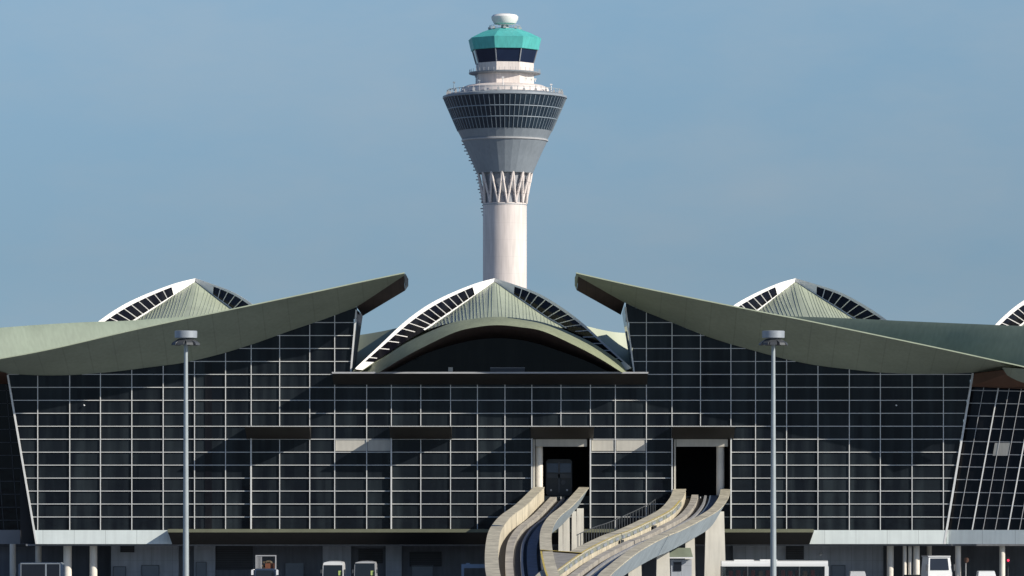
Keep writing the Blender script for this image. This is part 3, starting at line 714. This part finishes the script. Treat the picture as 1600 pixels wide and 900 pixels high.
# ------------------------------------------------------------------ floodlight masts
def mast(px, label, w, seed, dY=-80):
    rnd = random.Random(seed)
    x = X(px, dY); zt = Z(517, dY); u = (DC+dY)/FP
    t = thing('floodlight_mast', label, 'floodlight mast', (x, dY, 0), 'floodlight masts on the apron')
    MB().tube((x, dY, .5), (x, dY, zt-.9), 5.0*u, 2.9*u, 20).build('pole', 'mast', t, True)
    MB().tube((x, dY, 0), (x, dY, .5), 9*u, 9*u, 16).build('base', 'plat', t, True)
    d = MB().lathe((x, dY), [(15*u, zt-11*u), (17.5*u, zt-11*u), (17.7*u, zt-.5*u), (17*u, zt), (13*u, zt)], 28).build('drum', 'drum', t, True)
    MB().tube((x, dY, zt-1.2), (x, dY, zt-.75), 7*u, 9*u, 16).build('collar', 'drum', t, True)
    for a in (-95, -55, -20, 20, 60, 95, 140, 180, -140):
        a = math.radians(a+w); c, s_ = math.sin(a), -math.cos(a)
        l = MB(); 
        def q(r, z, h): return (x+c*r-s_*h, dY+s_*r+c*h, zt+z)
        l.hexa([q(11*u, -1.2, -.4), q(11*u, -1.2, .4), q(22.5*u, -1.62, .4), q(22.5*u, -1.62, -.4), q(11*u, -.9, -.36), q(11*u, -.9, .36), q(21*u, -1.36, .36), q(21*u, -1.36, -.36)])
        l.build('floodlight', 'lampbox', t)
mast(290.5, 'tall grey floodlight mast in front of the roof whose upper shell is lit pale green', 0, 1)
mast(1208.3, 'tall grey floodlight mast beside the white bus, before the darker roof', 17, 2)
# ------------------------------------------------------------------ vehicles
def wheel(parent, x, y, r, w=.3, axis='x'):
    a = Vector((w/2, 0, 0)) if axis == 'x' else Vector((0, w/2, 0)); c = Vector((x, y, r))
    o = MB().tube(c-a, c+a, r, r, 18).build('wheel', 'black', parent, True)
    MB().tube(c-a*1.06, c+a*1.06, r*.55, r*.55, 12).build('rim', 'silver', o, True)
def side_bus(px0, px1, Y, label):
    x0, x1 = X(px0, Y), X(px1, Y); H = Z(876, Y)
    t = thing('bus', label, 'bus', ((x0+x1)/2, Y, 0)); w = 2.5
    ya, yb = Y-w/2, Y+w/2; zw0, zw1 = 1.25, H-.72
    rbox(MB(), x0, x1, ya, yb, .35, zw0, .12).build('body', 'busw', t)
    pr = [(ya+.02, zw1), (ya, H-.35), (ya+.12, H-.1), (ya+.45, H), (yb-.45, H), (yb-.12, H-.1), (yb, H-.35), (yb-.02, zw1)]
    i = MB(); i.grid([[(x, a, b) for a, b in pr] for x in (x0+.06, x0+.15, x1-.45, x1-.1)], True); nn = len(pr)
    i.f.append(tuple(range(nn))); i.f.append(tuple(range(3*nn, 4*nn))); i.build('roof', 'busw', t, True)
    MB().box(x0+1.7, x0+4.2, ya+.5, yb-.5, H-.02, H+.13).build('roof_unit', 'busw', t)
    MB().box(x0+5.0, x0+7.2, ya+.6, yb-.6, H-.02, H+.16).build('roof_unit', 'busw', t)
    for xx in (x0+.02, x0+3.3, x0+6.6, x0+9.9, x1-.52):
        wd = .5 if xx > x1-1 else .16
        MB().box(xx, xx+wd, ya+.01, yb-.01, zw0, zw1).build('pillar', 'busw' if xx > x1-1 else 'lampbox', t)
    for y in (ya+.05, yb-.05): MB().box(x0+.2, x1-.53, y-.02, y+.02, zw0, zw1).build('window', 'busg', t)
    k = 0; xx = x0+1
    while xx < x1-1.5:
        MB().box(xx, xx+.5, ya+.2, yb-.2, 1.0, 1.95+.1*(k % 2)).build('seat', 'red' if k % 6 != 4 else 'tan', t); xx += .95; k += 1
    for xw in (x0+2.4, x1-2.6):
        for y in (ya+.14, yb-.14): wheel(t, xw, y, .5, .3, 'y')
side_bus(1126, 1294, -12, 'long white bus with red seats parked side on past the thick pier')
def front_bus(px, Y, wpx, ytop, paint, label, cap):
    u = (DC+Y)/FP; w = wpx*u; H = Z(ytop, Y); x = X(px, Y)
    t = thing('minibus', label, 'minibus', (x, Y, 0), 'minibuses facing the apron')
    L_ = 7.0
    pr = [(-w/2, .35), (w/2, .35), (w/2, 1.4), (w/2-.06, H-.42), (w/2-.16, H-.12), (w/4, H-.02), (0, H), (-w/4, H-.02), (-w/2+.16, H-.12), (-w/2+.06, H-.42), (-w/2, 1.4)]
    b = MB(); n_ = len(pr)
    b.grid([[(x+a, y, z) for a, z in pr] for y in (Y, Y+L_)], True); b.f.append(tuple(range(n_))); b.f.append(tuple(range(n_, 2*n_)))
    b.build('body', paint, t)
    MB().hexa([(x-w/2+.1, Y-.05, 1.25), (x+w/2-.1, Y-.05, 1.25), (x+w/2-.1, Y+.1, 1.25), (x-w/2+.1, Y+.1, 1.25), (x-w/2+.14, Y-.02, H-cap), (x+w/2-.14, Y-.02, H-cap), (x+w/2-.14, Y+.1, H-cap), (x-w/2+.14, Y+.1, H-cap)]).build('windscreen', 'wscreen', t)
    for sx in (-1, 1):
        MB().box(x+sx*(w/2-.3)-.16, x+sx*(w/2-.3)+.16, Y-.06, Y+.05, .75, 1.0).build('headlight', 'chrome', t)
        MB().box(x+sx*(w/2+.14)-.09, x+sx*(w/2+.14)+.09, Y-.35, Y-.2, H-1.4, H-.95).build('mirror', 'lampbox', t)
        for y in (Y+1.4, Y+5.4): wheel(t, x+sx*(w/2-.16), y, .45)
    MB().box(x+w/2-.62, x+w/2-.3, Y-.075, Y-.045, 1.95, 2.5).build('lime_patch', 'lime', t)  # painted lime patch in place of a yellow-green light
    MB().box(x-w/2+.1, x+w/2-.1, Y-.07, Y+.05, .4, .62).build('bumper', 'lampbox', t)
front_bus(520.3, -46, 33, 877.5, 'busw', 'white minibus facing the apron, broad white band over its windscreen', .42)
front_bus(570.3, -46, 34, 877.5, 'silver', 'silver minibus facing the apron, thin pale edge over its windscreen', .2)
def loaded_truck():
    Y = -46; x = X(414, Y); u = (DC+Y)/FP
    t = thing('truck', 'dark truck with white mirrors carrying timber and rusty scrap', 'truck', (x, Y, 0))
    rbox(MB(), x-1.25, x+1.25, Y, Y+1.9, .5, 2.75, .15).build('cab', 'vanblue', t)
    MB().hexa([(x-1.1, Y-.05, 1.7), (x+1.1, Y-.05, 1.7), (x+1.1, Y+.1, 1.7), (x-1.1, Y+.1, 1.7), (x-1.0, Y-.03, 2.55), (x+1.0, Y-.03, 2.55), (x+1.0, Y+.1, 2.55), (x-1.0, Y+.1, 2.55)]).build('windscreen', 'wscreen', t)
    MB().box(x-.45, x+.1, Y-.09, Y-.02, 1.35, 1.5).build('badge_plate', 'chrome', t)
    for sx in (-1, 1):
        m = MB().box(x+sx*1.5-.13, x+sx*1.5+.13, Y-.4, Y-.25, 2.0, 2.6).bar((x+sx*1.22, Y+.1, 2.65), (x+sx*1.5, Y-.32, 2.6), .07, .07)
        m.build('mirror', 'chrome', t)
        MB().box(x+sx*.95-.2, x+sx*.95+.2, Y-.06, Y+.05, .85, 1.1).build('headlight', 'chrome', t)
        for y in (Y+1.0, Y+5.6): wheel(t, x+sx*1.1, y, .5)
    MB().box(x-1.25, x+1.25, Y+2.1, Y+7.4, .9, 1.15).build('bed', 'lampbox', t)
    hb = MB().box(x-1.25, x-1.12, Y+2.1, Y+2.3, 1.15, 4.35).box(x+1.12, x+1.25, Y+2.1, Y+2.3, 1.15, 4.35).box(x-1.12, x+1.12, Y+2.1, Y+2.3, 4.22, 4.35)
    for i in range(4): hb.box(x-1.05+.16*i, x-.97+.16*i, Y+2.14, Y+2.26, 1.2, 4.2)
    hb.build('headboard', 'dim', t)
    ld = MB(); rd = random.Random(3)
    for i in range(10): 
        xx = x-.9+rd.random()*1.7; ld.bar((xx, Y+2.5, 2.2+rd.random()*1.6), (xx+rd.random()*.4-.2, Y+6.8, 2.1+rd.random()*1.4), .28, .22)
    ld.build('timber_load', 'woodl', t)
    MB().box(x-.1, x+.95, Y+2.45, Y+3.3, 1.2, 3.35).build('scrap_load', 'orange', t)
loaded_truck()
def cab_truck():
    Y = -9.0; x = X(1469, Y); H = Z(869, Y)
    t = thing('truck', 'white truck standing between the cream columns, dark windscreen', 'truck', (x, Y, 0))
    import mathutils
    ro = lambda p: (x+(p[0])*math.cos(.30)-(p[1])*math.sin(.30), Y+p[0]*math.sin(.30)+p[1]*math.cos(.30), p[2])
    def hx(mb, a, b, c, d, z0, z1, ti=0.0):
        return mb.hexa([ro(q_) for q_ in ((a, c, z0), (b, c, z0), (b, d, z0), (a, d, z0), (a+ti, c+ti*1.5, z1), (b-ti, c+ti*1.5, z1), (b-ti, d, z1), (a+ti, d, z1))])
    hx(MB(), -1.65, 1.65, 0, 2.4, .5, 1.95).build('cab', 'busw', t)
    hx(MB(), -1.62, 1.62, .02, 2.4, 1.96, H-.12, .16).build('cab_upper', 'busw', t)
    hx(MB(), -1.6, 1.5, .12, 2.4, H-.12, H+.04).build('cab_roof', 'silver', t)
    MB().hexa([ro(q_) for q_ in ((-1.35, -.06, 2.02), (1.2, -.06, 2.02), (1.2, .3, 2.02), (-1.35, .3, 2.02), (-1.24, .14, H-.28), (1.1, .14, H-.28), (1.1, .4, H-.28), (-1.24, .4, H-.28))]).build('windscreen', 'wscreen', t)
    MB().hexa([ro(q_) for q_ in ((1.5, .4, 2.02), (1.68, .4, 2.02), (1.68, 1.8, 2.02), (1.5, 1.8, 2.02), (1.4, .6, H-.3), (1.57, .6, H-.3), (1.57, 1.8, H-.3), (1.4, 1.8, H-.3))]).build('side_window', 'wscreen', t)
    hx(MB(), -1.6, 1.6, 2.6, 8.5, .9, 1.3).build('flat_bed', 'lampbox', t)
    hx(MB(), -2.0, -1.8, -.25, -.1, 1.9, 2.75).build('mirror', 'lampbox', t)
    hx(MB(), 1.8, 2.0, -.25, -.1, 1.9, 2.75).build('mirror', 'lampbox', t)
    hx(MB(), -1.2, -.7, -.06, .1, 1.0, 1.3).build('headlight', 'chrome', t); hx(MB(), .7, 1.2, -.06, .1, 1.0, 1.3).build('headlight', 'chrome', t)
    for sx in (-1.3, 1.3):
        for y in (1.2, 7):
            c = ro((sx, y, 0)); wheel(t, c[0], c[1], .5)
cab_truck()
def car(px, Y, wpx, ytop, paint, label, name='car'):
    u = (DC+Y)/FP; w = wpx*u; H = Z(ytop, Y); x = X(px, Y)
    t = thing(name, label, name.replace('_', ' '), (x, Y, 0))
    prof = [(0, .3), (0, .75), (.25, .95), (1.0, 1.05), (1.7, H-.08), (2.1, H), (3.6, H), (4.2, H-.1), (4.5, 1.1), (4.6, .7), (4.55, .3)]
    b = MB(); n_ = len(prof)
    b.grid([[(x+s_*w/2*(.86 if z > 1.06 else 1), Y+y, z) for y, z in prof] for s_ in (-1, -.9, .9, 1)])
    b.f.append(tuple(range(n_))); b.f.append(tuple(range(3*n_, 4*n_))); b.build('body', paint, t)
    MB().hexa([(x-w*.41, Y+1.0, 1.12), (x+w*.41, Y+1.0, 1.12), (x+w*.41, Y+1.2, 1.12), (x-w*.41, Y+1.2, 1.12), (x-w*.37, Y+1.62, H-.34), (x+w*.37, Y+1.62, H-.34), (x+w*.37, Y+1.8, H-.34), (x-w*.37, Y+1.8, H-.34)]).build('windscreen', 'wscreen', t)
    for s_ in (-1, 1):
        MB().box(x+s_*w*.435-.015, x+s_*w*.435+.015, Y+1.95, Y+3.9, 1.15, H-.18).build('side_window', 'wscreen', t)
        MB().box(x+s_*w*.36-.15, x+s_*w*.36+.15, Y-.04, Y+.1, .62, .78).build('headlight', 'chrome', t)
        for y in (.85, 3.7): wheel(t, x+s_*(w/2-.1), Y+y, .33, .22)
car(1544, -14, 29, 892.5, 'busw', 'small white van near the red lamp, only its roof showing', 'van')
car(1342, -14, 26, 893, 'silver', 'pale car in front of the grey wall right of the bus', 'car')
def dark_van():
    Y = -30; x0, x1 = X(29, Y), X(98, Y); H = Z(879, Y); xm = (x0+x1)/2
    t = thing('shuttle_van', 'dark blue shuttle van with thin pale window frames in deep shade', 'van', (xm, Y, 0))
    rbox(MB(), x0, x1, Y, Y+2.3, .4, H, .25).build('body', 'vanblue', t)
    xs = (x0+.25, x0+(x1-x0)*.62, x1-.3)
    for a, b in zip(xs, xs[1:]):
        w_ = MB().box(a+.1, b-.1, Y-.05, Y+.05, 1.5, H-.2).build('window', 'wscreen', t)
        MB().box(a, a+.095, Y-.06, Y+.04, 1.4, H-.07).box(b-.095, b, Y-.06, Y+.04, 1.4, H-.07).box(a+.1, b-.1, Y-.06, Y+.04, H-.19, H-.07).build('frame', 'door', w_)
    for xw in (x0+1.0, x1-1.0):
        for y in (Y+.12, Y+2.18): wheel(t, xw, y, .42, .25, 'y')
dark_van()
sg = thing('metal_gantry', 'pale blue metal frame standing just left of the curving guideway', 'gantry', (X(742, -120), -120, 0))
a = X(721, -100); b = X(762, -100); zt = Z(881.5, -100)
MB().box(a, a+.28, -100.2, -99.9, 0, zt).build('post', 'bluegrey', sg); MB().box(b-.1, b+.18, -100.2, -99.9, 0, zt).build('post', 'bluegrey', sg)
MB().box(a+.28, b-.1, -100.2, -99.9, zt-.42, zt).build('crossbar', 'bluegrey', sg)
MB().box(a+.5, a+.9, -100.15, -99.95, zt+.003, zt+.12).build('bracket', 'bluegrey', sg)
# signs, lamps and cameras under the building
rd_ = thing('signal_lamp', 'small glowing red signal lamp in the dark undercroft', 'signal lamp', (X(1575, 3), 3, 0))
MB().tube((X(1575, 3), 3, 0), (X(1575, 3), 3, Z(879, 3)), .05, n=8).build('post', 'steel', rd_)
MB().box(X(1572, 3), X(1578.5, 3), 3.02, 3.25, Z(880, 3), Z(870, 3)).build('housing', 'lampbox', rd_)
MB().tube((X(1575.3, 3), 2.9, Z(875.5, 3)), (X(1575.3, 3), 3.01, Z(875.5, 3)), .14, n=12).build('lens', 'redlamp', rd_)
rs = thing('round_sign', 'dim round road sign on a post beside the white truck', 'road sign', (X(1509, 1), 1, 0))
MB().tube((X(1509, 1), 1, 0), (X(1509, 1), 1, Z(880, 1)), .07, n=8).build('post', 'dim', rs)
MB().tube((X(1510, 1), .9, Z(875, 1)), (X(1510, 1), .96, Z(875, 1)), .34, n=20).build('disc', 'rust', rs)
cm_ = thing('security_camera', 'small white camera fixed on the grey wall above the bus', 'camera', (X(1283, 7.5), 8.0, Z(866, 8)))
MB().tube((X(1282, 7.5), 7.4, Z(867, 8)), (X(1284, 7.5), 7.9, Z(865, 8)), .14, n=10).build('casing', 'chrome', cm_)
MB().bar((X(1284, 7.5), 7.9, Z(865, 8)), (X(1285, 7.5), 8.18, Z(866, 8)), .08, .08).build('bracket', 'dim', cm_)
for px, lab in ((131.5, 'tiny pale ceiling lamp behind the glass near the roof whose shell is lit'), (1400.5, 'tiny pale ceiling lamp against the glass under the darker roof')):
    l_ = thing('glass_lamp', lab, 'lamp', P(px, 634, -.1))
    MB().tube(P(px-.9, 632.5, -.22), P(px+.9, 634.2, -.22), .09, n=8).build('casing', 'chrome', l_)
    MB().bar(P(px, 633.5, -.22), P(px, 633.5, .11), .05, .05).build('bracket', 'dim', l_)
# ------------------------------------------------------------------ camera, light, sky
cam = bpy.data.cameras.new('camera'); co = bpy.data.objects.new('camera', cam); COL.objects.link(co)
co.location = (0, -DC, ZC); co.rotation_euler = (math.radians(90), 0, 0)
cam.sensor_width = 36; cam.lens = FP/1600*36; cam.shift_y = (HZ-450)/1600
cam.clip_start = 1; cam.clip_end = 20000
SC.camera = co
SD = Vector((1.70, -1.0, 1.08)).normalized()
sl = bpy.data.lights.new('sun', 'SUN'); sl.energy = 4.9; sl.angle = math.radians(.5); sl.color = (1, .94, .84)
so = bpy.data.objects.new('sun', sl); COL.objects.link(so); so.rotation_euler = (-SD).to_track_quat('-Z', 'Y').to_euler()
W_ = bpy.data.worlds.new('World'); SC.world = W_; W_.use_nodes = True
nt = W_.node_tree; N = nt.nodes; L = nt.links; bg = N['Background']
sky = N.new('ShaderNodeTexSky'); sky.sky_type = 'NISHITA'; sky.sun_disc = False
sky.sun_elevation = math.asin(SD.z); sky.sun_rotation = math.atan2(SD.x, SD.y)
sky.air_density = 1.0; sky.dust_density = .6; sky.ozone_density = 2.2
tc = N.new('ShaderNodeTexCoord')
mp = N.new('ShaderNodeMapping'); mp.inputs['Scale'].default_value = (1, 1, .75); mp.inputs['Location'].default_value = (0, 0, .15)
nm = N.new('ShaderNodeVectorMath'); nm.operation = 'NORMALIZE'
L.new(tc.outputs['Generated'], mp.inputs[0]); L.new(mp.outputs[0], nm.inputs[0]); L.new(nm.outputs[0], sky.inputs[0])
# faint high haze clouds
n1 = N.new('ShaderNodeTexNoise'); n1.inputs['Scale'].default_value = 14; n1.inputs['Detail'].default_value = 6; n1.inputs['Roughness'].default_value = .6
m2 = N.new('ShaderNodeMapping'); m2.inputs['Scale'].default_value = (1, 1, 2.6)
L.new(tc.outputs['Generated'], m2.inputs[0]); L.new(m2.outputs[0], n1.inputs['Vector'])
mr = N.new('ShaderNodeMapRange'); mr.inputs['From Min'].default_value = .38; mr.inputs['From Max'].default_value = .78; mr.inputs['To Max'].default_value = .22
L.new(n1.outputs['Fac'], mr.inputs['Value'])
mx = N.new('ShaderNodeMix'); mx.data_type = 'RGBA'; mx.inputs['B'].default_value = (4.6, 4.4, 4.6, 1)
L.new(mr.outputs[0], mx.inputs['Factor']); L.new(sky.outputs[0], mx.inputs['A']); 
sx = N.new('ShaderNodeSeparateXYZ'); L.new(tc.outputs['Generated'], sx.inputs[0])
rp = N.new('ShaderNodeValToRGB'); L.new(sx.outputs['Z'], rp.inputs[0])          # a dull band of air over the horizon, deeper blue overhead
e_ = rp.color_ramp.elements; e_[0].position = 0.0; e_[0].color = (.76, .75, .70, 1); e_[1].position = 1.0; e_[1].color = (.26, .38, .58, 1)
for p_, c_ in ((.05, (.76, .77, .72, 1)), (.115, (1.0, 1.04, .96, 1)), (.2, (.8, .86, .95, 1)), (.45, (.38, .49, .67, 1))):
    q_ = e_.new(p_); q_.color = c_
ml = N.new('ShaderNodeMix'); ml.data_type = 'RGBA'; ml.blend_type = 'MULTIPLY'; ml.inputs['Factor'].default_value = 1
L.new(mx.outputs['Result'], ml.inputs['A']); L.new(rp.outputs[0], ml.inputs['B']); L.new(ml.outputs['Result'], bg.inputs[0])
bg.inputs[1].default_value = .125
SC.view_settings.view_transform = 'Standard'; SC.view_settings.look = 'None'; SC.view_settings.gamma = 1; SC.view_settings.exposure = 0
SC.render.engine = 'CYCLES'; SC.cycles.use_denoising = True; SC.cycles.max_bounces = 6
